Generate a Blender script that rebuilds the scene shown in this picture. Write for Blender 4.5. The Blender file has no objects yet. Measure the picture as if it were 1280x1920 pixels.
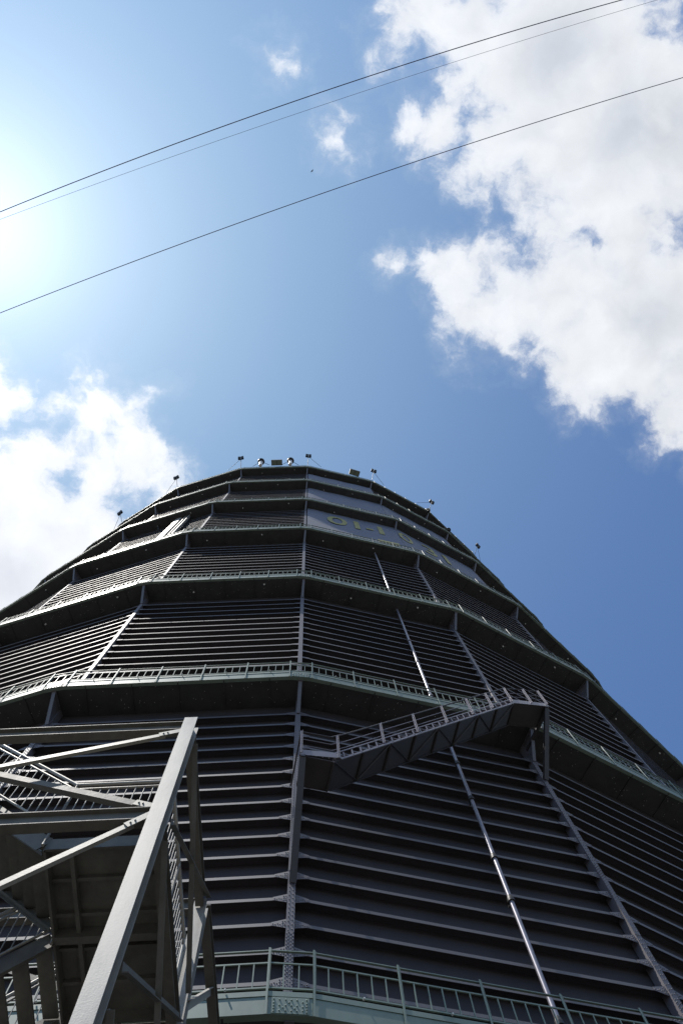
import bpy, math, random
from mathutils import Vector, Matrix

random.seed(7)
SC = bpy.context.scene
COL = SC.collection
rad = math.radians

# ------------------------------------------------------------------ camera
PITCH, ROLL, YAW = 1.39885066, -0.247692795, 0.331441522
cp, sp = math.cos(PITCH), math.sin(PITCH)
fw = Vector((math.sin(YAW)*cp, math.cos(YAW)*cp, sp))
rt = Vector((math.cos(YAW), -math.sin(YAW), 0))
up = rt.cross(fw)
r2 = math.cos(ROLL)*rt + math.sin(ROLL)*up
u2 = -math.sin(ROLL)*rt + math.cos(ROLL)*up
cam_d = bpy.data.cameras.new('camera')
cam = bpy.data.objects.new('camera', cam_d)
COL.objects.link(cam)
M = Matrix((r2, u2, -fw)).transposed().to_4x4()
cam.matrix_world = M
cam_d.sensor_fit = 'VERTICAL'
cam_d.sensor_height = 36
cam_d.lens = 36*1380/1920
cam_d.clip_start = .1
cam_d.clip_end = 5000
SC.camera = cam

SC.view_settings.view_transform = 'Standard'
SC.view_settings.look = 'None'
SC.view_settings.exposure = 0.0
SC.view_settings.gamma = 1.0

# ------------------------------------------------------------------ sun
SUN = Vector((-0.39922473, -0.1513854, 0.90426881)).normalized()
sl = bpy.data.lights.new('sun', 'SUN')
sl.energy = 5.0
sl.angle = rad(.5)
sl.color = (1, .95, .88)
so = bpy.data.objects.new('sun', sl)
so.rotation_euler = SUN.to_track_quat('Z', 'Y').to_euler()
so.location = (-40, -15, 90)
COL.objects.link(so)

# ------------------------------------------------------------------ sky
W = bpy.data.worlds.new('World')
SC.world = W
W.use_nodes = True
nt = W.node_tree
N = nt.nodes
L = nt.links
N.clear()


def nd(t, **kw):
    n = N.new(t)
    for k, v in kw.items():
        setattr(n, k, v)
    return n


def mth(op, a, b=None, c=None, clamp=False):
    n = nd('ShaderNodeMath', operation=op, use_clamp=clamp)
    for i, v in enumerate((a, b, c)):
        if v is None:
            continue
        if isinstance(v, (int, float)):
            n.inputs[i].default_value = v
        else:
            L.new(v, n.inputs[i])
    return n.outputs[0]


def vm(op, a, b=None, sc=None):
    n = nd('ShaderNodeVectorMath', operation=op)
    for i, v in enumerate((a, b)):
        if v is None:
            continue
        if isinstance(v, (tuple, list, Vector)):
            n.inputs[i].default_value = v
        else:
            L.new(v, n.inputs[i])
    if sc is not None:
        n.inputs['Scale'].default_value = sc
    return n.outputs['Value'] if op in ('DISTANCE', 'DOT_PRODUCT', 'LENGTH') else n.outputs['Vector']


def sstep(v, a, b):
    n = nd('ShaderNodeMapRange', interpolation_type='SMOOTHSTEP')
    L.new(v, n.inputs['Value'])
    n.inputs['From Min'].default_value = a
    n.inputs['From Max'].default_value = b
    return n.outputs['Result']


def noise(vec, scale, detail=8, rough=.6, col=False):
    n = nd('ShaderNodeTexNoise')
    n.inputs['Scale'].default_value = scale
    n.inputs['Detail'].default_value = detail
    n.inputs['Roughness'].default_value = rough
    L.new(vec, n.inputs['Vector'])
    return n.outputs['Color'] if col else n.outputs['Fac']


def mixc(fac, a, b, blend='MIX'):
    n = nd('ShaderNodeMix', data_type='RGBA', blend_type=blend)
    for i, v in ((0, fac), (6, a), (7, b)):
        if isinstance(v, (int, float)):
            n.inputs[i].default_value = v
        elif isinstance(v, tuple):
            n.inputs[i].default_value = v
        else:
            L.new(v, n.inputs[i])
    return n.outputs[2]


sky = nd('ShaderNodeTexSky', sky_type='NISHITA')
sky.sun_disc = False
sky.sun_elevation = math.asin(SUN.z)
sky.sun_rotation = math.atan2(SUN.x, SUN.y)
sky.altitude = 50
sky.air_density = 1.0
sky.dust_density = 0.2
sky.ozone_density = 4.0
tc = nd('ShaderNodeTexCoord')
DIR = vm('NORMALIZE', tc.outputs['Generated'])
sep = nd('ShaderNodeSeparateXYZ')
L.new(DIR, sep.inputs[0])
zz = mth('MAXIMUM', sep.outputs[2], .08)
cmb = nd('ShaderNodeCombineXYZ')
L.new(mth('DIVIDE', sep.outputs[0], zz), cmb.inputs[0])
L.new(mth('DIVIDE', sep.outputs[1], zz), cmb.inputs[1])
P = cmb.outputs[0]                       # position on a flat cloud layer overhead
wn = noise(P, 9.0, 6, .62, True)
warp = vm('SCALE', vm('SUBTRACT', wn, (.5, .5, .5)), sc=.075)
PW = vm('ADD', P, warp)
POS = [(0.2808, -0.4429, 0.1334), (0.1625, -0.4613, 0.0673), (0.3976, -0.36, 0.1411), (0.1115, -0.4344, 0.0244), (0.1275, -0.4728, 0.0382), (0.2686, -0.3277, 0.1038), (0.1398, -0.3308, 0.0397), (0.1948, -0.3041, 0.0368), (0.2159, -0.2736, 0.0203), (0.3804, -0.2399, 0.121), (0.2982, -0.2652, 0.0443), (0.5376, -0.3741, 0.2036), (0.6051, -0.0873, 0.1612), (0.14150000000000001, -0.1762, 0.0144), (0.1904, -0.1611, 0.043), (0.2169, -0.1191, 0.0435), (0.2999, -0.1474, 0.0878), (0.4256, -0.1347, 0.1283), (0.3706, -0.0593, 0.0614), (0.3909, -0.0217, 0.0307), (0.5, -0.0057, 0.0407), (0.4449, -0.0588, 0.0436), (0.2564, -0.0914, 0.0284), (0.3475, -0.0926, 0.0429), (-0.2998, 0.12, 0.0678), (-0.362, 0.1759, 0.0791), (-0.2366, 0.1075, 0.0536), (-0.3185, 0.2165, 0.0948), (-0.3886, 0.2894, 0.1107), (-0.2221, 0.0316, 0.0169), (-0.4471, 0.0338, 0.0552), (-0.1996, 0.1407, 0.0289), (-0.5095, 0.2391, 0.1589), (-0.282, 0.0158, 0.0111), (-0.3639, 0.0755, 0.0126), (-0.2632, 0.0563, 0.0282), (-0.3919, 0.0568, 0.0279), (-0.0744, -0.4026, 0.0102), (0.0231, -0.3336, 0.0131), (0.005, -0.3076, 0.0131), (0.0955, -0.1745, 0.0041), (-0.1161, 0.2154, 0.0296)]
NEG = [(0.2436, -0.2387, 0.0205), (0.215, -0.224, 0.0178), (0.2776, -0.2065, 0.009), (0.2497, -0.2572, 0.0095), (0.356, -0.2106, 0.007), (0.2834, -0.0798, 0.01), (0.15, -0.2376, 0.023), (-0.3287, 0.0902, 0.0212), (-0.306, 0.1495, 0.0086), (0.419, 0.0158, 0.0163), (0.4617, -0.2511, 0.0125), (0.4262, -0.5078, 0.0221), (0.4305, -0.007, 0.0103), (-0.2022, 0.1629, 0.0065), (0.1182, -0.2411, 0.027), (0.1895, -0.0433, 0.0214)]
POS += [(.086, -.447, .040), (.15, -.40, .03), (.088, -.425, .020), (.112, -.475, .03), (.105, -.345, .022),(1.2, -.9, .5), (-1.1, -.8, .35), (1.3, .9, .45), (-1.2, 1.1, .5), (.2, -1.5, .4), (.1, 1.8, .5)]
NEG += [(.236, -.232, .036), (.205, -.222, .022), (.262, -.215, .018)]
m = None
for (a, b, r) in POS:
    d = mth('SUBTRACT', r, vm('DISTANCE', PW, (a, b, 0)))
    m = d if m is None else mth('SMOOTH_MAX', m, d, .012)
for (a, b, r) in NEG:
    d = mth('SUBTRACT', vm('DISTANCE', PW, (a, b, 0)), r)
    m = mth('SMOOTH_MIN', m, d, .01)
f1 = noise(PW, 15, 13, .60)
dens = mth('ADD', m, mth('MULTIPLY', mth('SUBTRACT', f1, .47), .15))
alpha = mth('ADD', mth('MULTIPLY', sstep(dens, -.010, .026), .62), mth('MULTIPLY', sstep(dens, -.038, .065), .38))
g1 = noise(PW, 11, 5, .5)
g2 = noise(vm('ADD', PW, (.02, .008, 0)), 11, 5, .5)
relief = mth('MULTIPLY', mth('SUBTRACT', g1, g2), .35)
thick = sstep(m, .005, .15)
big = noise(P, 5.5, 4, .5)
shade = mth('MULTIPLY', thick, mth('ADD', mth('MULTIPLY', sstep(mth('ADD', mth('MULTIPLY', big, .65), mth('MULTIPLY', noise(PW, 10, 6, .55), .35)), .38, .56), .85), .15))
ccol = mixc(shade, (.88, .90, .925, 1), (.56, .605, .675, 1))
rl = mth('ADD', 1.0, relief)
ccol = mixc(1.0, ccol, rl, 'MULTIPLY')
# air near the sun scatters more light: clouds and air both gain there
cosang = mth('MAXIMUM', vm('DOT_PRODUCT', DIR, tuple(SUN)), 0.0)
aur = mth('MULTIPLY', mth('POWER', cosang, 5.2), .255)
SKYK = .14
skc = vm('SCALE', sky.outputs[0], sc=SKYK)
tint = vm('MULTIPLY', skc, (.885, 1.02, 1.16))
core = mth('ADD', mth('MULTIPLY', mth('POWER', cosang, 45), .17), mth('MULTIPLY', mth('POWER', cosang, 220), .28))
aurc = nd('ShaderNodeCombineXYZ')
for i, k in enumerate((.82, 1.08, .66)):
    L.new(mth('ADD', mth('MULTIPLY', aur, k), core), aurc.inputs[i])
air = vm('ADD', tint, aurc.outputs[0])
glow = nd('ShaderNodeCombineXYZ')
for i, k in enumerate((.95, .92, 1.0)):
    L.new(mth('MULTIPLY', mth('ADD', aur, core), k), glow.inputs[i])
cl = vm('ADD', ccol, glow.outputs[0])
a2 = mth('MULTIPLY', alpha, sstep(sep.outputs[2], .1, .25))
a2 = mth('MULTIPLY', a2, .97)
fin = mixc(a2, air, cl)
bg = nd('ShaderNodeBackground')
L.new(fin, bg.inputs[0])
bg.inputs[1].default_value = 1.0
wo = nd('ShaderNodeOutputWorld')
L.new(bg.outputs[0], wo.inputs[0])

# ------------------------------------------------------------------ materials


def mat(name, col, rough=.5, metal=0.0, var=.18, scale=3.0, bump=.0, bscale=30, streak=0.0, spec=.5, rust=0.0, coat=0.0, ior=1.5):
    m_ = bpy.data.materials.new(name)
    m_.use_nodes = True
    t = m_.node_tree
    b = t.nodes['Principled BSDF']
    b.inputs['Roughness'].default_value = rough
    b.inputs['Metallic'].default_value = metal
    b.inputs['IOR'].default_value = ior
    b.inputs['Specular IOR Level'].default_value = spec
    tx = t.nodes.new('ShaderNodeTexCoord')
    n1 = t.nodes.new('ShaderNodeTexNoise')
    n1.inputs['Scale'].default_value = scale
    n1.inputs['Detail'].default_value = 8
    n1.inputs['Roughness'].default_value = .65
    mp = t.nodes.new('ShaderNodeMapping')
    mp.inputs['Scale'].default_value = (1, 1, 1 if not streak else streak)
    t.links.new(tx.outputs['Object'], mp.inputs[0])
    t.links.new(mp.outputs[0], n1.inputs['Vector'])
    rp = t.nodes.new('ShaderNodeValToRGB')
    rp.color_ramp.elements[0].position = .3
    rp.color_ramp.elements[1].position = .7
    rp.color_ramp.elements[0].color = tuple(c*(1-var) for c in col)+(1,)
    rp.color_ramp.elements[1].color = tuple(min(1, c*(1+var)) for c in col)+(1,)
    t.links.new(n1.outputs['Fac'], rp.inputs[0])
    out = rp.outputs[0]
    if rust:
        n3 = t.nodes.new('ShaderNodeTexNoise')
        n3.inputs['Scale'].default_value = 2.3
        n3.inputs['Detail'].default_value = 9
        n3.inputs['Roughness'].default_value = .75
        t.links.new(mp.outputs[0], n3.inputs['Vector'])
        r3 = t.nodes.new('ShaderNodeValToRGB')
        r3.color_ramp.elements[0].position = .62
        r3.color_ramp.elements[1].position = .74
        r3.color_ramp.elements[1].color = (rust, rust, rust, 1)
        t.links.new(n3.outputs['Fac'], r3.inputs[0])
        mx = t.nodes.new('ShaderNodeMix')
        mx.data_type = 'RGBA'
        t.links.new(r3.outputs[0], mx.inputs[0])
        t.links.new(out, mx.inputs[6])
        mx.inputs[7].default_value = (.10, .05, .03, 1)
        out = mx.outputs[2]
    t.links.new(out, b.inputs['Base Color'])
    mr = t.nodes.new('ShaderNodeMapRange')
    mr.inputs['To Min'].default_value = max(.05, rough-.12)
    mr.inputs['To Max'].default_value = min(1, rough+.12)
    t.links.new(n1.outputs['Fac'], mr.inputs[0])
    t.links.new(mr.outputs[0], b.inputs['Roughness'])
    if bump:
        n2 = t.nodes.new('ShaderNodeTexNoise')
        n2.inputs['Scale'].default_value = bscale
        n2.inputs['Detail'].default_value = 4
        t.links.new(tx.outputs['Object'], n2.inputs['Vector'])
        bp = t.nodes.new('ShaderNodeBump')
        bp.inputs['Strength'].default_value = bump
        bp.inputs['Distance'].default_value = .02
        t.links.new(n2.outputs['Fac'], bp.inputs['Height'])
        t.links.new(bp.outputs[0], b.inputs['Normal'])
    return m_


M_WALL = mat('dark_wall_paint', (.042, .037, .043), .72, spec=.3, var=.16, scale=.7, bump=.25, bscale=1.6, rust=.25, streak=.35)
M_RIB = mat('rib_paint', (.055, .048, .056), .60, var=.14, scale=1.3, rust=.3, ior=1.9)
M_COL = mat('column_paint', (.075, .066, .080), .6, var=.14, scale=2.0, rust=.3, ior=1.8)
M_GREEN = mat('gallery_paint', (.135, .180, .150), .5, ior=1.6, var=.14, scale=2.0, rust=.3, streak=.4)
M_DECK = mat('deck_steel', (.034, .034, .037), .6, var=.3, scale=1.4, bump=.2, bscale=6, rust=.5)
M_GALV = mat('galvanised_steel', (.29, .28, .26), .48, metal=.35, var=.14, scale=7, bump=.05, bscale=60, streak=.25)
M_GALVD = mat('weathered_steel', (.105, .10, .088), .6, var=.25, scale=4, bump=.1, bscale=30, rust=.4, streak=.4)
M_BRACE = mat('dull_galvanised_steel', (.24, .23, .20), .5, metal=.2, var=.2, scale=5, bump=.05, bscale=40, rust=.3)
M_PLATF = mat('platform_steel', (.12, .117, .105), .6, var=.3, scale=3, bump=.2, bscale=12, rust=.5)
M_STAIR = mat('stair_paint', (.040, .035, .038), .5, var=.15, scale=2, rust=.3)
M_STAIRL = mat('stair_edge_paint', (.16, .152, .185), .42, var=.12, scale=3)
M_PIPE = mat('drainpipe_zinc', (.24, .23, .26), .40, metal=.6, var=.12, scale=3)
M_BLACK = mat('black_housing', (.02, .02, .022), .5, var=.2)
M_WHITE = mat('white_enamel', (.75, .75, .77), .35, var=.06)
M_BOLT = mat('pale_bolt', (.55, .55, .52), .4, var=.1)
M_BANNER = mat('banner_cloth', (.12, .133, .185), .75, var=.05, scale=.5, bump=.4, bscale=.5)
M_BANNL = mat('banner_pale_cloth', (.19, .188, .215), .75, var=.04, scale=.5)
M_YEL = mat('banner_yellow_ink', (.25, .235, .08), .65, var=.05)
M_CABLE = mat('cable_black', (.07, .05, .13), .6, var=.1)
M_SIGN = mat('grey_green_panel', (.16, .19, .15), .6, var=.15)
M_GROUND = mat('pale_gravel', (.11, .105, .09), .9, var=.25, scale=.8, bump=.5, bscale=8)
M_BIRD = mat('bird_feathers', (.03, .03, .03), .8, var=.2)

# ------------------------------------------------------------------ mesh helpers
ORG = Vector((0, 0, 0))


class MB:
    def __init__(self):
        self.v, self.f, self.mi, self.cur, self.sm = [], [], [], 0, []

    def add(self, vs, fs, smooth=False):
        o = len(self.v)
        self.v += [Vector(x) for x in vs]
        for f in fs:
            self.f.append([i+o for i in f])
            self.mi.append(self.cur)
            self.sm.append(smooth)

    def obox(self, c, ax, ay, az):
        """box around c with half-axis vectors"""
        vs = [c+sx*ax+sy*ay+sz*az for sz in (-1, 1) for sy in (-1, 1) for sx in (-1, 1)]
        fs = [(0, 2, 3, 1), (4, 5, 7, 6), (0, 1, 5, 4), (2, 6, 7, 3), (0, 4, 6, 2), (1, 3, 7, 5)]
        if ax.cross(ay).dot(az) < 0:
            fs = [tuple(reversed(f)) for f in fs]
        self.add(vs, fs)

    def bar(self, a, b, w, h, upv=(0, 0, 1), ext=0.0):
        """bar a-b, w across, h along upv"""
        a, b = Vector(a), Vector(b)
        d = (b-a)
        l = d.length
        d.normalize()
        upv = Vector(upv)
        x = d.cross(upv)
        if x.length < 1e-4:
            x = d.cross(Vector((1, 0, 0)))
        x.normalize()
        y = x.cross(d)
        self.obox((a+b)/2, x*w/2, d*(l/2+ext), y*h/2)

    def ibeam(self, a, b, w, h, t=.014, upv=(0, 0, 1)):
        a, b = Vector(a), Vector(b)
        d = (b-a)
        l = d.length/2
        d.normalize()
        x = d.cross(Vector(upv)).normalized()
        y = x.cross(d)
        c = (a+b)/2
        self.obox(c+y*(h/2-t/2), x*w/2, d*l, y*t/2)
        self.obox(c-y*(h/2-t/2), x*w/2, d*l, y*t/2)
        self.obox(c, x*t/2, d*l, y*(h/2-t))

    def tube(self, a, b, r, n=8, r2=None, caps=True):
        a, b = Vector(a), Vector(b)
        d = (b-a).normalized()
        x = d.cross(Vector((0, 0, 1)))
        if x.length < 1e-3:
            x = Vector((1, 0, 0))
        x.normalize()
        y = d.cross(x)
        r2 = r if r2 is None else r2
        vs = [a+(x*math.cos(t)+y*math.sin(t))*r for t in [2*math.pi*i/n for i in range(n)]]
        vs += [b+(x*math.cos(t)+y*math.sin(t))*r2 for t in [2*math.pi*i/n for i in range(n)]]
        fs = [(i, (i+1) % n, n+(i+1) % n, n+i) for i in range(n)]
        self.add(vs, fs, True)
        if caps:
            self.add(vs[:n], [tuple(reversed(range(n)))])
            self.add(vs[n:], [tuple(range(n))])

    def poly_tube(self, pts, r, n=6):
        for a, b in zip(pts[:-1], pts[1:]):
            self.tube(a, b, r, n)

    def plate(self, pts, nrm, t):
        """thin plate: polygon pts, thickness t along nrm (outward)"""
        nrm = Vector(nrm)
        n = len(pts)
        vs = [Vector(p) for p in pts]+[Vector(p)+nrm*t for p in pts]
        fs = [tuple(reversed(range(n))), tuple(range(n, 2*n))]+[(i, (i+1) % n, n+(i+1) % n, n+i) for i in range(n)]
        self.add(vs, fs)

    def sweep(self, sections, closed=True):
        """sections: list of equal-length rings"""
        n = len(sections[0])
        vs = [p for s in sections for p in s]
        fs = []
        k = len(sections)
        for j in range(k if closed else k-1):
            a, b = j*n, ((j+1) % k)*n
            for i in range(n):
                fs.append((a+i, a+(i+1) % n, b+(i+1) % n, b+i))
        if not closed:
            fs.append(tuple(reversed(range(n))))
            fs.append(tuple(range((k-1)*n, k*n)))
        self.add(vs, fs)

    def rivet(self, c, nrm, tx, r=.02, h=.02):
        nrm, tx = Vector(nrm), Vector(tx)
        ty = nrm.cross(tx)
        n = 6
        vs = [c+(tx*math.cos(a)+ty*math.sin(a))*r for a in [2*math.pi*i/n for i in range(n)]]
        vs += [c+nrm*h*.8+(tx*math.cos(a)+ty*math.sin(a))*r*.65 for a in [2*math.pi*i/n for i in range(n)]]
        vs.append(c+nrm*h)
        fs = [(i, (i+1) % n, n+(i+1) % n, n+i) for i in range(n)]+[(n+i, n+(i+1) % n, 2*n) for i in range(n)]
        self.add(vs, fs, True)

    def build(self, name, mats, parent=None, **tags):
        me = bpy.data.meshes.new(name)
        me.from_pydata([v-ORG for v in self.v], [], self.f)
        for mm in (mats if isinstance(mats, (list, tuple)) else [mats]):
            me.materials.append(mm)
        me.polygons.foreach_set('material_index', self.mi)
        me.polygons.foreach_set('use_smooth', self.sm)
        me.update()
        o = bpy.data.objects.new(name, me)
        COL.objects.link(o)
        if parent:
            o.parent = parent
        else:
            o.location = ORG
        for k, v in tags.items():
            o[k] = v
        return o


def empty(name, loc, label, cat, group=None):
    global ORG
    ORG = Vector(loc)
    o = bpy.data.objects.new(name, None)
    o.empty_display_size = .3
    o.location = loc
    COL.objects.link(o)
    o['label'] = label
    o['category'] = cat
    if group:
        o['group'] = group
    return o


def tag(o, label, cat, group=None):
    o['label'] = label
    o['category'] = cat
    if group:
        o['group'] = group
    return o


# ------------------------------------------------------------------ ground
GZ = -1.6
g = MB()
nseg = 24
g.add([(x*100, y*100, GZ) for y in range(-nseg, nseg+1) for x in range(-nseg, nseg+1)],
      [(j*(2*nseg+1)+i, j*(2*nseg+1)+i+1, (j+1)*(2*nseg+1)+i+1, (j+1)*(2*nseg+1)+i) for j in range(2*nseg) for i in range(2*nseg)])
g.build('ground', M_GROUND, kind='structure')

# ------------------------------------------------------------------ the gasholder
RC = 33.8
CY = 45.6470715
PH0 = 0.0145263134
STEP = math.pi/12
AP = RC*math.cos(STEP/2)
TN = math.tan(STEP/2)
HG = [11.11, 26.18, 41.10, 56.05, 71.02, 86.12, 101.0]
RIB0, RIBD = 12.83, .8135


def frame(k):
    a = PH0+(k+.5)*STEP
    return Vector((math.cos(a), math.sin(a), 0)), Vector((math.sin(a), -math.cos(a), 0))


def FP(k, s, off, z):
    t, n = frame(k)
    return Vector((0, CY, 0))+t*s+n*(AP+off)+Vector((0, 0, z))


def VF(k):
    a = PH0+k*STEP
    return Vector((math.cos(a), math.sin(a), 0)), Vector((math.sin(a), -math.cos(a), 0))


def VP(k, s, off, z):
    """frame of vertex k, off measured like the face offset"""
    t, n = VF(k)
    return Vector((0, CY, 0))+t*s+n*((AP+off)/math.cos(STEP/2))+Vector((0, 0, z))


FACES = list(range(-5, 5))
tower = empty('gasometer', (0, CY, GZ), 'huge dark many-sided steel gasholder ringed with green railed galleries', 'gasometer')

# wall
w = MB()
zs = [GZ]+HG+[102.6]
ring = [[VP(k, 0, 0, z) for k in range(24)] for z in zs]
for a, b in zip(ring[:-1], ring[1:]):
    for k in range(24):
        w.add([a[k], a[(k+1) % 24], b[(k+1) % 24], b[k]], [(0, 1, 2, 3)])
w.build('wall', M_WALL, tower)
rf = MB()
rr = [[VP(k, 0, -AP+q, z) for k in range(24)] for q, z in ((33.6, 102.6), (20, 107), (6, 110.5))]
for a, b in zip(rr[:-1], rr[1:]):
    for k in range(24):
        rf.add([a[k], a[(k+1) % 24], b[(k+1) % 24], b[k]], [(0, 1, 2, 3)])
rf.add(rr[-1], [tuple(range(24))])
rf.build('roof', M_WALL, tower)

# ribs
RPROF = [(.002, .05), (.002, .062), (.26, .062), (.26, -.032), (.245, -.032), (.245, .05)]


def rib_into(mb, k, z, d=.26):
    secs = []
    for sgn in (-1, 1):
        secs.append([FP(k, sgn*((AP+o)*TN-.004), o, z+q) for o, q in RPROF])
    b0 = len(mb.f)
    mb.sweep(secs, closed=False)
    for i in (0, 4, 5):                  # shade under the shelf put into the colour, using the darker wall paint
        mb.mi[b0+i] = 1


GSET = set()
big_ribs = [(k, i) for k in (-1, 0, 1) for i in range(-1, 16)]+[(k, i) for k in (-2, -1, 0, 1) for i in range(19, 31)]
big_ribs = [(k, i) for k, i in big_ribs if not any(-1.0 < RIB0+RIBD*i-h < .5 for h in HG)]
big_ribs = big_ribs[:98]
for k, i in big_ribs:
    mb = MB()
    rib_into(mb, k, RIB0+RIBD*i)
    mb.build('rib', [M_RIB, M_WALL], tower)
bs = set(big_ribs)
mb = MB()
for k in FACES:
    for i in range(-17, 109):
        if (k, i) in bs:
            continue
        z = RIB0+RIBD*i
        if any(-1.0 < z-h < .5 for h in HG) or z > 102.2:
            continue
        rib_into(mb, k, z)
mb.build('rib', [M_RIB, M_WALL], tower, kind='stuff')

# columns with rivets and gusset plates
for k in range(-5, 6):
    t, n = VF(k)
    c = MB()
    c.obox(VP(k, 0, .165, (GZ+102)/2), t*.09, n*.135, Vector((0, 0, (102-GZ)/2)))
    if k in (-1, 0, 1, 2):
        zt = 30 if k in (0, 1) else 28
        z = 10.6
        while z < zt:
            four = int((z-11)/1.6) % 3 == 1 and z < 20
            cols = (-.07, -.028, .028, .07) if four else (-.042, .042)
            for j, s_ in enumerate(cols):
                c.rivet(VP(k, s_, .30+.0004, z+(.04 if j % 2 else 0)), n, t, .017, .022)
            z += .10 if four else .14
        # splice cover plate
        for za, zb in ((12.4, 12.9), (16.2, 18.4)):
            c.obox(VP(k, 0, .304, (za+zb)/2), t*.083, n*.006, Vector((0, 0, (zb-za)/2)))
    colo = c.build('column', M_COL, tower)
    if k in (-2, -1, 0, 1, 2):
        others = MB()
        for i in range(-3, 100):
            z = RIB0+RIBD*i
            if any(-1.0 < z-h < .5 for h in HG):
                continue
            near = i <= 16 and k in (-1, 0, 1) and i >= -1
            mb = MB() if near else others
            for side in (-1, 1):
                kf = k if side > 0 else k-1
                tf, nf = frame(kf)
                edge = -side*((AP+.27)*TN)
                s0, s1 = edge+side*.06, edge+side*.42
                gh = .145 if i <= 16 else .085
                pts = [FP(kf, s0, .262, z-gh), FP(kf, s1, .262, z-.034), FP(kf, s1, .262, z+.06), FP(kf, s0, .262, z+gh)]
                if side < 0:
                    pts = pts[::-1]
                mb.plate(pts, nf, .012)
                if i <= 16:
                    for q in range(6):
                        ss = edge+side*(.12+q*.052)
                        mb.rivet(FP(kf, ss, .2745, z-.02+.02*(q % 2)), nf, tf, .015, .020)
                        if q < 2:
                            for dz in (.065, -.070):
                                mb.rivet(FP(kf, ss, .2745, z+dz), nf, tf, .015, .020)
            if near:
                mb.build('gusset_plate', M_COL, colo)
        if others.v:
            others.build('gusset_plate', M_COL, colo, kind='stuff')

# galleries
S0 = 4.18
T2 = math.tan(STEP/4)


def sc_(off):
    return S0+(off-1.23)*T2


def loop_ring(prof, faces, mb, closed):
    secs = []
    for k in faces:
        for sg in (-1, 1):
            secs.append([FP(k, sg*sc_(o), o, z) for o, z in prof])
    mb.sweep(secs, closed=closed)


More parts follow.
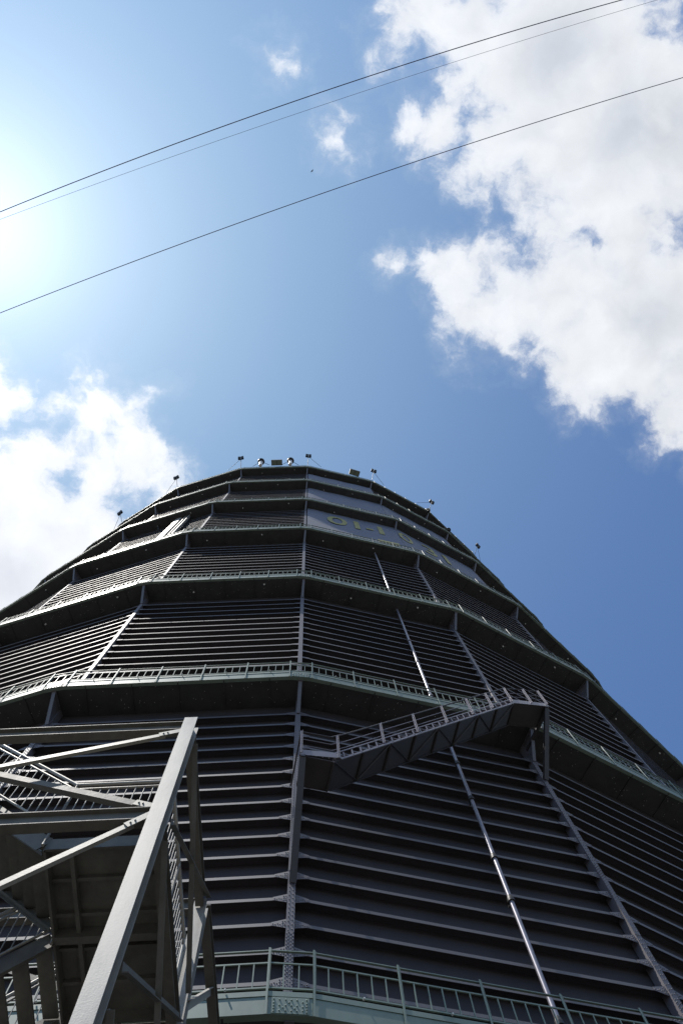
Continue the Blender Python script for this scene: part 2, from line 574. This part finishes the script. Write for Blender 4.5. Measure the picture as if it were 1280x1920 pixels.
def gallery(gi, h):
    near = gi < 3
    d = MB()
    # deck with stiffeners beneath
    loop_ring([(0.003, h+.06), (1.215, h+.06), (1.215, h+.03), (.003, h+.03)], range(24), d, True)
    for k in FACES:
        t, n = frame(k)
        for s in (-3.4, -1.7, 0, 1.7, 3.4):
            d.obox(FP(k, s, .62, h+.012), t*.02, n*.56, Vector((0, 0, .016)))
        if near:
            d.cur = 1
            for _ in range(46 if gi else 20):
                s, o = random.uniform(-4, 4), random.uniform(.2, 1.05)
                d.tube(FP(k, s, o, h+.031), FP(k, s, o, h+.018), .011, 5)
            d.cur = 0
    go = d.build('gallery', [M_DECK, M_BOLT], tower)
    f = MB()
    # channel fascia with bottom and top flanges
    loop_ring([(1.09, h), (1.23, h), (1.23, h+.36), (1.216, h+.36), (1.216, h+.014), (1.09, h+.014)], range(24), f, True)
    loop_ring([(1.12, h+.474), (1.245, h+.474), (1.245, h+.365), (1.232, h+.365), (1.232, h+.46), (1.12, h+.46)], range(24), f, True)
    fo = f.build('fascia', M_GREEN, go)
    if gi < 3:
        for k in (-1, 0, 1):
            t, n = VF(k)
            cpn = MB()
            hw = .33
            base = (FP(k, -sc_(1.23), 1.23, 0)+FP(k-1, sc_(1.23), 1.23, 0))/2
            cpn.obox(base+n*.008+Vector((0, 0, h+.18)), t*hw, n*.007, Vector((0, 0, .17)))
            rnd = [(-.29, z) for z in (.04, .1, .16, .22, .3)]+[(.29, z) for z in (.04, .1, .16, .22, .3)]
            rnd += [(.22, z) for z in (.07, .15, .25)]+[(x, z) for x in (-.19, -.08, .02, .12) for z in (.06, .17, .29)]+[(-.13, .12), (-.02, .23), (.08, .11)]
            for s_, z_ in rnd:
                cpn.rivet(base+n*.0155+t*s_+Vector((0, 0, h+z_)), n, t, .018, .022)
            cpn.build('corner_plate', M_GREEN, fo)
    # railing, one run per side
    for k in FACES:
        t, n = frame(k)
        r = MB()
        Z = Vector((0, 0, 1))
        posts = (-4.15, -2.49, -.83, .83, 2.49, 4.15)
        for s in posts:
            r.obox(FP(k, s, 1.262, h+.72), t*.019, n*.010, Z*.76)
            r.obox(FP(k, s+.03, 1.24, h+.98), t*.004, n*.03, Z*.48)
        for a, b in zip(posts[:-1], posts[1:]):
            for j in range(1, 6):
                s = a+(b-a)*j/6
                r.obox(FP(k, s, 1.235, h+.83), t*.011, n*.011, Z*.29)
            if near:
                s = a+(b-a)*.55
                r.cur = 1
                r.tube(FP(k, s, 1.26, h+.50), FP(k, s, 1.31, h+.50), .018, 6)
                r.cur = 0
        kn = k+1
        tv, nv = VF(kn)
        e0, e1 = FP(k, 4.15, 1.235, 0), FP(kn, -4.15, 1.235, 0)
        for fr in (.33, .67):
            r.obox(e0.lerp(e1, fr)+Z*(h+.83), tv*.011, nv*.011, Z*.29)
        for zz_, ww, hh, oo in ((1.13, .026, .03, 1.235), (.55, .03, .034, 1.235), (1.47, .045, .022, 1.20)):
            a = FP(k, -sc_(oo)+.0, oo, h+zz_)
            b = FP(k, sc_(oo), oo, h+zz_)
            c = FP(kn, -sc_(oo), oo, h+zz_)
            r.bar(a, b, ww, hh)
            r.bar(b, c, ww, hh-.002)
        r.build('railing', [M_GREEN, M_BOLT], go)
    # corner brackets
    for k in range(-4, 5):
        t, n = VF(k)
        b = MB()
        b.bar(VP(k, 0, 1.02, h-.02), VP(k, 0, .33, h-1.25), .13, .02, n)
        b.plate([VP(k, -.008, .31, h-.03), VP(k, -.008, 1.0, h-.03), VP(k, -.008, .31, h-1.22)], t, .016)
        b.obox(VP(k, 0, .66, h-.02), t*.09, n*.42, Vector((0, 0, .012)))
        b.build('bracket', M_COL, go)
    # small round lamps beneath the deck
    if gi >= 2:
        sp_ = [(-2.75, .45), (1.4, .75)] if gi % 2 else [(-1.5, .5), (2.6, .8)]
        for k in range(-4, 4):
            for s, o in sp_:
                s += random.uniform(-.5, .5)
                l_ = MB()
                p0 = FP(k, s, o, h+.03)
                l_.tube(p0, p0-Vector((0, 0, .07)), .055, 8, .04)
                l_.tube(p0-Vector((0, 0, .07)), p0-Vector((0, 0, .095)), .04, 8, .02)
                l_.build('gallery_lamp', M_WHITE, go)
    return go


for gi, h in enumerate(HG):
    gallery(gi, h)

# drainpipes down the right-hand face, one between each pair of galleries
for gi in range(3):
    za, zb = HG[gi]+.06, HG[gi+1]
    if gi == 0:
        zb -= .02
    p = MB()
    s, o = 1.12, .45
    p.tube(FP(0, s, o, za), FP(0, s, o, zb), .062, 16)
    po = p.build('drainpipe', M_PIPE, tower)
    z = za+1.7
    spots = [12.75, 16.4, 18.1, 21.0, 23.2] if gi == 0 else [za+2.6, za+6.5, za+9.4]
    for z in spots:
        c = MB()
        c.tube(FP(0, s, o, z-.05), FP(0, s, o, z+.03), .10, 14, .10)
        c.tube(FP(0, s, o, z+.03), FP(0, s, o, z+.16), .10, 14, .066)
        c.bar(FP(0, s, .26, z), FP(0, s, .38, z), .04, .05)
        c.build('collar', M_BLACK if gi == 0 else M_PIPE, po)

# outside stair between lower landing and second gallery
K = 0
OI, OO = 1.30, 2.18
sa, za = -3.78, 18.42
sb, zb = 3.28, 25.55
tF, nF = frame(0)
ZV = Vector((0, 0, 1))
st = MB()
# undersides (folded plates) – landing, flight, landing
prof = [(-4.62, 18.34), (sa, 18.36), (sb, 25.42), (4.70, 25.80)]
st.sweep([[FP(0, s, OI, z), FP(0, s, OO-.02, z), FP(0, s, OO-.02, z+.02), FP(0, s, OI, z+.02)] for s, z in prof], closed=False)
for s0_, z0_ in [(sa, 18.36)]:
    for j in range(9):
        s1 = sa+(sb-sa)*j/8
        z1 = 18.34+(25.42-18.36)*j/8
        st.bar(FP(0, s1, OI, z1-.02), FP(0, s1, OO, z1-.02), .05, .05)
        if j < 8:
            s2 = sa+(sb-sa)*(j+1)/8
            z2 = 18.34+(25.42-18.36)*(j+1)/8
            a_, b_ = (OI, OO) if j % 2 else (OO, OI)
            st.bar(FP(0, s1, a_, z1-.025), FP(0, s2, b_, z2-.025), .035, .02)
sto = st.build('staircase', M_STAIR, tower)
# treads
for j in range(27):
    f_ = (j+.5)/27
    s1, z1 = sa+(sb-sa)*f_, 18.45+(zb-18.42)*f_
    t_ = MB()
    t_.obox(FP(0, s1, (OI+OO)/2, z1+.06), tF*.13, nF*(OO-OI)*.49, ZV*.012)
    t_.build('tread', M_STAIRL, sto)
# stringers
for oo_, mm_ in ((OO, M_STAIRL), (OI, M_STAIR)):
    x = MB()
    if oo_ == OO:
        lo = [(-4.72, 18.34), (sa, 18.36), (sb, 25.42), (4.78, 25.80)]
        hi = [(-4.72, 18.62), (sa+.1, 18.66), (sb-.15, 25.62), (4.78, 26.06)]
        # solid landing edges
        x.plate([FP(0, -4.72, oo_, 18.34), FP(0, sa+.28, oo_, 18.60), FP(0, sa+.05, oo_, 18.82), FP(0, -4.72, oo_, 18.62)], nF, .012)
        x.plate([FP(0, sb-.1, oo_, 25.34), FP(0, sb+.05, oo_, 25.42), FP(0, 4.78, oo_, 25.80), FP(0, 4.78, oo_, 26.05), FP(0, sb, oo_, 25.72)], nF, .012)
        x.bar(FP(0, sa+.2, oo_, 18.56), FP(0, sb, oo_, 25.42), .03, .06, nF.cross(tF))
        x.bar(FP(0, sa+.05, oo_, 18.82), FP(0, sb-.1, oo_, 25.66), .022, .035, nF.cross(tF))
        for j in range(27):
            f_ = (j+.6)/27
            s1 = sa+.15+(sb-sa-.15)*f_
            z1 = 18.50+(25.42-18.50)*f_
            x.bar(FP(0, s1, oo_, z1+.02), FP(0, s1-.03, oo_, z1+.28), .03, .045, nF)
        for s_, z_ in [(-4.6+.17*q, 18.40+.01*q) for q in range(6)]:
            x.rivet(FP(0, s_, oo_+.0125, z_), nF, tF, .014, .012)
    else:
        x.bar(FP(0, -4.62, oo_, 18.44), FP(0, sa, oo_, 18.46), .02, .26, ZV)
        x.bar(FP(0, sa, oo_, 18.46), FP(0, sb, oo_, 25.52), .02, .26, ZV)
        x.bar(FP(0, sb, oo_, 25.52), FP(0, 4.70, oo_, 25.90), .02, .26, ZV)
    x.build('stringer', mm_, sto)
# handrail on the outer side
h_ = MB()


def sz(s):
    if s < sa:
        return 18.40+(s+4.72)*.03
    if s < sb:
        return 18.42+(25.5-18.42)*(s-sa)/(sb-sa)
    return 25.5+(s-sb)*.27


hpost = [-4.70, -3.66, -2.25, -1.05, .12, 1.25, 2.2, 3.2, 4.05, 4.72]
for s in hpost:
    po_ = MB()
    tall = 1.28
    po_.bar(FP(0, s, OO+.02, sz(s)+.02), FP(0, s, OO+.02, sz(s)+tall), .035, .035, nF)
    po_.bar(FP(0, s+.035, OO+.05, sz(s)+.02), FP(0, s+.035, OO+.05, sz(s)+tall), .006, .05, nF)
    po_.build('railing_post', M_STAIRL, sto)
pl = [-4.70, sa-.05, sa+.35, sb-.1, sb+.3, 4.74]
for dz, r_, mm_, nm in ((.50, .013, M_STAIRL, 'railing_bar'), (.85, .013, M_STAIRL, 'railing_bar'), (1.28, .026, M_STAIR, 'handrail')):
    x = MB()
    x.poly_tube([FP(0, s, OO, sz(s)+dz) for s in pl], r_, 6)
    x.build(nm, mm_, sto)
# upper end rail and posts carrying the stair
x = MB()
x.poly_tube([FP(0, 4.74, OO, sz(4.7)+1.28), FP(0, 4.85, OI-.1, sz(4.7)+1.28), FP(0, 4.85, OI-.1, sz(4.7)+.1)], .025, 6)
x.poly_tube([FP(0, -4.70, OO, sz(-4.7)+1.28), FP(0, -4.62, .5, sz(-4.7)+1.28)], .025, 6)
x.build('handrail', M_STAIR, sto)
for kv, zt, zb_, ss in ((0, 18.33, 15.7, .06), (1, 25.75, 23.6, 0)):
    x = MB()
    t, n = VF(kv)
    a, b = VP(kv, ss, OO-.08, zt), VP(kv, ss*.3, .33, zb_)
    x.ibeam(a, b, .17, .12, .012, n)
    x.bar(VP(kv, ss, OO, zt+.02), VP(kv, ss, .3, zt+.02), .12, .10)
    x.build('bracket', M_STAIR, sto)

# pale vertical cladding strip high on the left side
x = MB()
tF2, nF2 = frame(-2)
for s_, w_, zb2 in ((1.05, .30, 72.5), (1.75, .05, 71.6), (2.1, .05, 71.2)):
    x.obox(FP(-2, s_, .55, (57+zb2)/2), tF2*w_, nF2*.12, ZV*(zb2-57)/2)
x.build('vertical_duct', M_GALV, tower)
# dark strut beside it
x = MB()
x.bar(FP(-2, -1.56, 1.22, 74.0), FP(-2, -.99, .28, 70.0), .09, .09, nF2)
x.build('strut', M_BLACK, tower)

# ------------------------------------------------------------------ banner
ban = empty('banner', (0, CY-RC, 57), 'long grey banner with yellow date figures hung between upper galleries', 'banner')
for gi in (3, 4, 5):
    z0, z1 = HG[gi]+.08, HG[gi+1]-.04
    if gi == 5:
        z1 = HG[6]-1.0
    x = MB()
    for k, sA, sB in ((0, -4.28, 4.45), (1, -4.45, 4.3)):
        if gi == 5 and k == 1:
            continue
        ns = 14
        for j in range(ns):
            a, b = sA+(sB-sA)*j/ns, sA+(sB-sA)*(j+1)/ns
            oa, ob = .34+.02*math.sin(j*1.3), .34+.02*math.sin((j+1)*1.3)
            zz0 = [z0, (z0+z1)/2, z1]
            for q in range(2):
                x.add([FP(k, a, oa, zz0[q]), FP(k, b, ob, zz0[q]), FP(k, b, ob, zz0[q+1]), FP(k, a, oa, zz0[q+1])], [(0, 1, 2, 3)], True)
                x.add([FP(k, a, oa-.006, zz0[q]), FP(k, b, ob-.006, zz0[q]), FP(k, b, ob-.006, zz0[q+1]), FP(k, a, oa-.006, zz0[q+1])], [(3, 2, 1, 0)], True)
    x.build('cloth', M_BANNER, ban)
x = MB()
x.plate([FP(0, -4.26, .375, 57.0), FP(0, 4.2, .375, 57.0), FP(0, 4.2, .375, 58.4), FP(0, 1.0, .375, 60.6), FP(0, -1.6, .375, 62.6), FP(0, -4.26, .375, 65.6)], nF, .006)
x.build('pale_stripe', M_BANNL, ban)
x = MB()
x.plate([FP(0, 2.0, .384, 61.6), FP(0, 3.9, .384, 61.6), FP(0, 3.9, .384, 62.6), FP(0, 2.0, .384, 62.6)], nF, .004)
x.plate([FP(0, -2.9, .384, 88.0), FP(0, 4.2, .384, 88.0), FP(0, 4.2, .384, 91.0), FP(0, -2.9, .384, 91.0)], nF, .004)
x.build('yellow_band', M_YEL, ban)


def text_mesh(txt, size, sx, k, s, off, z, mat_, name, parent):
    cu = bpy.data.curves.new(name, 'FONT')
    cu.body = txt
    cu.size = size
    cu.extrude = .004
    cu.offset = .03
    cu.align_x = 'CENTER'
    o = bpy.data.objects.new(name+'_src', cu)
    COL.objects.link(o)
    dg = bpy.context.evaluated_depsgraph_get()
    me = bpy.data.meshes.new_from_object(o.evaluated_get(dg))
    bpy.data.objects.remove(o)
    t, n = frame(k)
    for v in me.vertices:
        q = FP(k, s+v.co.x*sx, off+v.co.z, z+v.co.y)-ORG
        v.co = q
    me.materials.clear()
    me.materials.append(mat_)
    ob = bpy.data.objects.new(name, me)
    COL.objects.link(ob)
    ob.parent = parent
    return ob


for ch, k, s, sx in (('0', 0, -1.45, .80), ('1', 0, .42, .85), ('-', 0, 1.62, .52), ('1', 0, 2.72, .85), ('0', 1, -3.72, .62), ('3', 1, -1.1, .7), ('1', 1, .7, .8)):
    text_mesh(ch, 5.2, sx, k, s, .395, 65.5, M_YEL, 'lettering', ban)

# ------------------------------------------------------------------ things along the top gallery


def RA(k, dr, s, z):
    """point out from the gallery corner k by dr, s along the tangent"""
    t, n = VF(k)
    return Vector((0, CY, 0))+n*(35.03+dr)+t*s+Vector((0, 0, z))


def floodlight(k):
    label = {0: 'twin floodlight on the gallery rim right of the two white vent pipes',
             -1: 'twin floodlight on the gallery rim left of the two white vent pipes',
             -2: 'twin floodlight standing against the cloud where blue sky begins left of the roof',
             -3: 'leftmost twin floodlight on the rim in front of the white cloud',
             1: 'twin floodlight just right of the lone rim box, above the banner end',
             2: 'twin floodlight next to the small rounded vent on the right rim',
             3: 'rightmost twin floodlight leaning out low on the right rim'}[k]
    e = empty('floodlight', RA(k, 0, 0, HG[6]+.45), label, 'floodlight', 'floodlights along the top gallery')
    t, n = VF(k)
    c = RA(k, 1.12, 0, 103.6)
    sg = 1 if k >= 0 else -1
    if k == 2:
        sg = -1
    x = MB()
    x.tube(RA(k, 0.05, 0, HG[6]+.4), c, .035, 6)
    x.build('mast', M_BLACK, e)
    x = MB()
    x.tube(RA(k, -.05, sg*1.9, HG[6]+1.4), c, .022, 6)
    x.build('brace', M_BLACK, e)
    for q in (-1, 1):
        x = MB()
        tt = (t+n*.15*q).normalized()
        nn = (n*.8+Vector((0, 0, -.6))).normalized()
        uu = tt.cross(nn).normalized()
        cc = c+t*.21*q+n*.1
        x.obox(cc, tt*.18, nn*.12, uu*.24)
        x.obox(cc+nn*.13, tt*.16, nn*.02, uu*.20)
        x.obox(cc-nn*.16, tt*.10, nn*.05, uu*.12)
        x.build('lamp_head', M_BLACK, e)


for k in (-3, -2, -1, 0, 1, 2, 3):
    floodlight(k)


def polar(r, deg, z):
    a = rad(deg)
    return Vector((r*math.sin(a), CY-r*math.cos(a), z))


for deg, lab in ((-9.75, 'white vent pipe with black cowl, left of the pair on the rim'),
                 (-3.1, 'white vent pipe with black cowl, right of the pair beside the grey box')):
    e = empty('vent_pipe', polar(35.1, deg, HG[6]+.2), lab, 'vent pipe', 'white vent pipes on the top gallery')
    x = MB()
    a, b = polar(35.12, deg, 101.1), polar(35.42, deg, 103.2)
    x.tube(a, b, .24, 14)
    x.build('pipe', M_WHITE, e)
    x = MB()
    d = (b-a).normalized()
    x.tube(b-d*.1, b+d*.12, .46, 18, .50)
    x.tube(b+d*.12, b+d*.4, .50, 18, .2)
    x.build('cowl', M_BLACK, e)
    x = MB()
    x.tube(b-d*.35, b-d*.3+Vector((0, -.02, -.05)), .17, 12)
    x.tube(b-d*.5+Vector((0, -.245, 0)), b-d*.5+Vector((0, -.27, 0)), .15, 12)
    x.build('inlet_cap', M_BLACK, e)
    for sg in (-1, 1):
        x = MB()
        tt = Vector((math.cos(rad(deg)), math.sin(rad(deg)), 0))
        x.tube(b-d*.2+tt*sg*.2, polar(34.95, deg, 102.4)+tt*sg*1.15, .03, 6)
        x.build('stay', M_BLACK, e)

for deg, lab, ww in ((-6.2, 'grey green box standing on the rim between the two vent pipes', .72), (11.7, 'grey green box standing on the right rim before a floodlight', .68)):
    o_ = polar(34.98, deg, 102.0)
    ORG = o_
    e = empty('rim_box', o_, lab, 'box', 'grey green boxes on the top gallery')
    tt = Vector((math.cos(rad(deg)), math.sin(rad(deg)), 0))
    nn = Vector((math.sin(rad(deg)), -math.cos(rad(deg)), 0))
    x = MB()
    x.obox(polar(35.22, deg, 102.9), tt*ww, nn*.36, ZV*.35)
    x.build('housing', M_SIGN, e)
    x = MB()
    for s_ in (-ww, 0, ww):
        x.obox(polar(35.22, deg, 102.9)+tt*s_, tt*.03, nn*.375, ZV*.365)
    for q_ in (34.86, 35.58):
        x.obox(polar(q_, deg, 102.9), tt*(ww+.031), nn*.02, ZV*.37)
    x.build('frame', M_DECK, e)

for (rr_, deg, z, lab) in ((35.05, 30.6, 101.5, 'small pale rounded vent at the foot of a floodlight on the right rim'),
                           (34.72, 37.3, 101.5, 'dark rounded vent bulging from the right rim, away from any floodlight')):
    c = polar(rr_, deg, z)
    e = empty('round_vent', c, lab, 'vent', 'rounded vents on the right rim')
    x = MB()
    n_ = 10
    for j in range(4):
        a0, a1 = j*math.pi/8, (j+1)*math.pi/8
        x.tube(c+ZV*(.4*math.sin(a0)), c+ZV*(.4*math.sin(a1)), .34*math.cos(a0)+.01, n_, .34*math.cos(a1)+.01, caps=(j == 0))
    x.build('hood', M_BOLT if deg < 31 else M_BLACK, e)
    x = MB()
    x.tube(c-ZV*.6, c, .18, 10)
    x.build('neck', M_BLACK, e)

# ------------------------------------------------------------------ overhead cables
for a, b, mid, r_, lab in (
        ((-8.99, -4.07, 22.0), (7.69, -11.26, 22.0), 21.27, .012, 'thick dark cable highest across the sky, just above the thin one'),
        ((-8.99, -3.87, 22.0), (8.66, -11.36, 22.0), 21.5, .0045, 'thin faint cable running just below the highest thick cable'),
        ((-8.14, -1.21, 20.0), (8.85, -8.63, 20.0), 19.14, .0092, 'lone dark cable running lowest across the sky')):
    a, b = Vector(a), Vector(b)
    ORG = Vector((0, 0, 0))
    sag = (a.z-mid)*4
    x = MB()
    pts = []
    for j in range(-40, 81):
        t = j/40
        q = a.lerp(b, t)
        q.z = a.z - sag*t*(1-t) if -.6 < t < 1.6 else 0
        if q.z:
            pts.append(q)
    n_ = 8
    d = (b-a).normalized()
    sx_ = d.cross(ZV).normalized()
    x.sweep([[p+(sx_*math.cos(2*math.pi*i/n_)+ZV*math.sin(2*math.pi*i/n_))*r_ for i in range(n_)] for p in pts], closed=False)
    tag(x.build('overhead_cable', M_CABLE), lab, 'cable', 'cables strung across the sky')

# ------------------------------------------------------------------ bird
ORG = Vector((-2.7, -38.2, 140))
x = MB()
bx = Vector((.8, .6, 0))
by = Vector((-.6, .8, 0))
x.tube(ORG-bx*.22, ORG, .02, 8, .05)
x.tube(ORG, ORG+bx*.16, .05, 8, .02)
for sg in (-1, 1):
    x.plate([ORG+bx*.08, ORG-bx*.06, ORG-bx*.12+by*sg*.36+ZV*.04, ORG+by*sg*.22+bx*.04+ZV*.05][::sg], ZV, .008)
tag(x.build('bird', M_BIRD), 'tiny dark bird alone in the blue sky left of the big cloud', 'bird')

# ------------------------------------------------------------------ steel stair tower in front, lower left
TH = rad(-6.5)
E1 = Vector((math.cos(TH), math.sin(TH), 0))
E2 = Vector((-math.sin(TH), math.cos(TH), 0))
A0 = Vector((-1.36, 5.06, 0))


def TP(p, q, z):
    return A0+E1*p+E2*q+Vector((0, 0, z))


sct = empty('stair_tower', TP(-2.3, 1.4, GZ), 'galvanised steel stair tower with mesh railings at lower left, before the gasholder', 'stair tower')
ZT = 10.36
WL = -4.9
QB = 2.9
for p_, q_, top, mm_ in ((0, 0, ZT+.02, M_GALV), (0, QB, ZT-.12, M_GALV), (WL, 0, ZT+.02, M_GALV), (WL, QB, ZT-.12, M_GALV)):
    x = MB()
    # wide-flange post, flanges facing the camera side
    w_ = .095
    c0 = (GZ+top)/2
    hh = (top-GZ)/2
    x.obox(TP(p_, q_-.085, c0), E1*w_, E2*.007, ZV*hh)
    x.obox(TP(p_, q_+.085, c0), E1*w_, E2*.007, ZV*hh)
    x.obox(TP(p_, q_, c0), E1*.006, E2*.078, ZV*hh)
    post = x.build('post', mm_, sct)
    if q_ == 0 and p_ == 0:
        y = MB()
        for zc in (9.98, 8.02, 7.72, 5.9, 5.5):
            for j in range(4):
                for qq in (-.03, .03):
                    y.rivet(TP(.0065, qq, zc-.1+j*.07), E1, E2, .012, .014)
        y.build('bolts', M_BLACK, post)
for zl in (10.18, 7.93, 3.9, .6):
    for a, b in (((-.1, -.01), (WL+.1, -.01)), ((-.1, QB), (WL+.1, QB)), ((0.0, .1), (0.0, QB-.1)), ((WL, .1), (WL, QB-.1))):
        x = MB()
        x.ibeam(TP(a[0], a[1], zl), TP(b[0], b[1], zl), .13, .24, .014)
        x.build('beam', M_GALVD, sct)
# walkway beams reaching on to the gallery
for p_ in (0.05, -1.5):
    x = MB()
    x.ibeam(TP(p_, QB+.1, 10.24), TP(p_+.03, 5.2, 10.24), .14, .22, .014)
    x.build('beam', M_GALVD, sct)


def brace(p0, p1, w_=.08, h__=.05, mm_=None, plates=True, upn=None):
    x = MB()
    a, b = TP(*p0), TP(*p1)
    upn = upn or E2
    # angle section: one leg flat in the frame plane, one leg standing
    x.bar(a, b, w_, .010, upn)
    d = (b-a).normalized()
    sd = d.cross(Vector(upn)).normalized()
    x.bar(a+sd*(w_/2-.005)+Vector(upn)*(h__/2), b+sd*(w_/2-.005)+Vector(upn)*(h__/2), .010, h__-.012, upn)
    bo = x.build('brace', mm_ or M_BRACE, sct)
    if plates:
        for e_, s_ in ((a, 1), (b, -1)):
            y = MB()
            c = e_-d*s_*.09
            y.obox(c+Vector(upn)*-.012, d*.17, sd*.05, Vector(upn)*.006)
            for q in (.05, .11):
                y.rivet(c+d*s_*q-Vector(upn)*.0185, -Vector(upn), d, .014, .014)
            y.build('joint_plate', M_BRACE, bo)


brace((-.30, -.06, 9.92), (-4.6, -.06, 8.4))
brace((-.30, .06, 8.33), (-4.6, .06, 10.2), .10, .08, M_GALVD)
brace((-.25, -.06, 7.74), (-2.4, -.06, 5.85))
brace((-4.65, -.06, 7.74), (-2.5, -.06, 5.85))
for (q0, z0, q1, z1, mm_) in ((.12, 9.95, 2.72, 8.35, M_GALVD), (.2, 8.15, 2.8, 10.3, M_GALVD), (.15, 5.85, 2.6, 7.85, M_GALVD), (.15, 7.7, 2.7, 6.1, M_GALVD), (.15, 5.4, 2.7, 3.6, M_GALVD), (.15, 3.6, 2.7, 5.4, M_GALVD)):
    brace((.09, q0, z0), (.09, q1, z1), .09, .07, mm_, False, E1)
brace((.07, 4.35, 10.15), (.07, 3.0, 8.45), .12, .06, M_GALV, False, E1)
# X braces in the rear frame
brace((-.3, QB, 7.7), (-4.6, QB, 5.9), .09, .06, M_GALVD, False)
brace((-4.6, QB, 10.0), (-.3, QB, 8.2), .09, .06, M_GALVD, False)


def picket_run(a, b, zh, parent, name='railing', low=.14, pr_=.008, rail=.024, step=.11, posts=True):
    """sloping or level railing from a to b (deck-level points), height zh"""
    a, b = Vector(a), Vector(b)
    x = MB()
    Z = Vector((0, 0, 1))
    x.tube(a+Z*zh, b+Z*zh, rail, 10)
    x.tube(a+Z*low, b+Z*low, .017, 8)
    x.bar(a+Z*(zh-.11), b+Z*(zh-.11), .03, .012)
    hl = math.hypot(b.x-a.x, b.y-a.y)
    n_ = max(2, int(hl/step))
    for i in range(1, n_):
        q = a.lerp(b, i/n_)
        x.tube(q+Z*low, q+Z*(zh-.11), pr_, 4, caps=False)
    if posts:
        m_ = max(1, round(hl/1.3))
        for i in range(m_+1):
            q = a.lerp(b, i/m_)
            x.tube(q-Z*.18, q+Z*zh, .021, 8)
    return x.build(name, M_GALV, parent)


def platform(p0, p1, q0, q1, z, beams=True, cut=None):
    x = MB()
    cx, cq = (p0+p1)/2, (q0+q1)/2
    hp, hq = abs(p1-p0)/2, abs(q1-q0)/2
    x.obox(TP(cx, cq, z-.02), E1*hp, E2*hq, ZV*.02)
    po = x.build('platform', M_PLATF, sct)
    y = MB()
    for q in (q0, q1):
        y.bar(TP(p0, q, z-.1), TP(p1, q, z-.1), .03, .2)
    for p in (p0, p1):
        y.bar(TP(p, q0, z-.1), TP(p, q1, z-.1), .03, .2)
    n_ = max(2, int(2*hq/.42))
    for i in range(1, n_):
        q = q0+(q1-q0)*i/n_
        y.bar(TP(p0, q, z-.07), TP(p1, q, z-.07), .045, .055)
    y.bar(TP(p0, (q0+q1)/2+.02, z-.13), TP(p1, (q0+q1)/2+.02, z-.13), .10, .16)
    y.bar(TP((p0+p1)/2-.35, q0, z-.10), TP((p0+p1)/2-.35, q1, z-.10), .05, .10)
    y.build('platform_beams', M_PLATF, po)
    return po


def flight(p0, z0, p1, z1, q0, q1, gap=.03, closed=False):
    """stair flight from (p0,z0) to (p1,z1)"""
    n_ = max(4, int(abs(z1-z0)/.175))
    x = MB()
    for q in (q0, q1):
        x.bar(TP(p0, q, z0-.06), TP(p1, q, z1-.06), .012, .24, ZV)
        x.bar(TP(p0, q+(.03 if q == q0 else -.03), z0-.17), TP(p1, q+(.03 if q == q0 else -.03), z1-.17), .06, .012, ZV)
    fl = x.build('stair_flight', M_GALVD, sct)
    for i in range(n_):
        f_ = (i+.5)/n_
        y = MB()
        p, z = p0+(p1-p0)*f_, z0+(z1-z0)*f_
        w_ = abs(p1-p0)/n_*.5
        y.obox(TP(p, (q0+q1)/2, z), E1*(w_-gap*.5 if not closed else w_+.03), E2*((q1-q0)/2-.015), ZV*.018)
        if closed:
            y.obox(TP(p+w_, (q0+q1)/2, z-.05), E1*.012, E2*((q1-q0)/2-.018), ZV*.05)
        y.build('tread', M_PLATF, fl)
    return fl


PZ = 8.23
pf = platform(-1.38, -.1, .42, 2.78, PZ)
picket_run(TP(-1.40, .36, PZ), TP(-.12, .36, PZ), 1.15, pf)
picket_run(TP(-.10, .40, PZ), TP(-.10, 2.74, PZ), 1.1, pf)
picket_run(TP(-.12, 2.80, PZ), TP(-1.38, 2.80, PZ), 1.1, pf)
up1 = flight(-1.42, PZ, -3.6, PZ+1.85, .44, 1.52, closed=True)
picket_run(TP(-1.40, .36, PZ+.03), TP(-3.6, .36, PZ+1.88), 1.12, up1)
dn1 = flight(-1.42, PZ-.05, -3.6, PZ-1.9, 1.66, 2.74, gap=.028)
picket_run(TP(-1.40, 1.63, PZ-.05), TP(-3.6, 1.63, PZ-1.88), 1.05, dn1)
picket_run(TP(-1.40, 2.79, PZ-.05), TP(-3.6, 2.79, PZ-1.88), 1.05, dn1)
pl1 = platform(-4.8, -3.62, .42, 2.78, PZ+1.85)
pl2 = platform(-4.8, -3.62, .42, 2.78, PZ-1.87)
dn2 = flight(-3.6, PZ-1.9, -1.42, PZ-3.7, .44, 1.52, gap=.028)
pf2 = platform(-1.38, -.1, .42, 2.78, PZ-3.72)
picket_run(TP(-3.6, .38, PZ-1.87), TP(-1.4, .38, PZ-3.7), 1.05, dn2)
dn3 = flight(-1.42, PZ-3.75, -3.6, PZ-5.6, 1.66, 2.74, gap=.028)
pl3 = platform(-4.8, -3.62, .42, 2.78, PZ-5.6)
dn4 = flight(-3.6, PZ-5.6, -1.42, PZ-7.45, .44, 1.52, gap=.028)
pf3 = platform(-1.38, -.1, .42, 2.78, PZ-7.45)
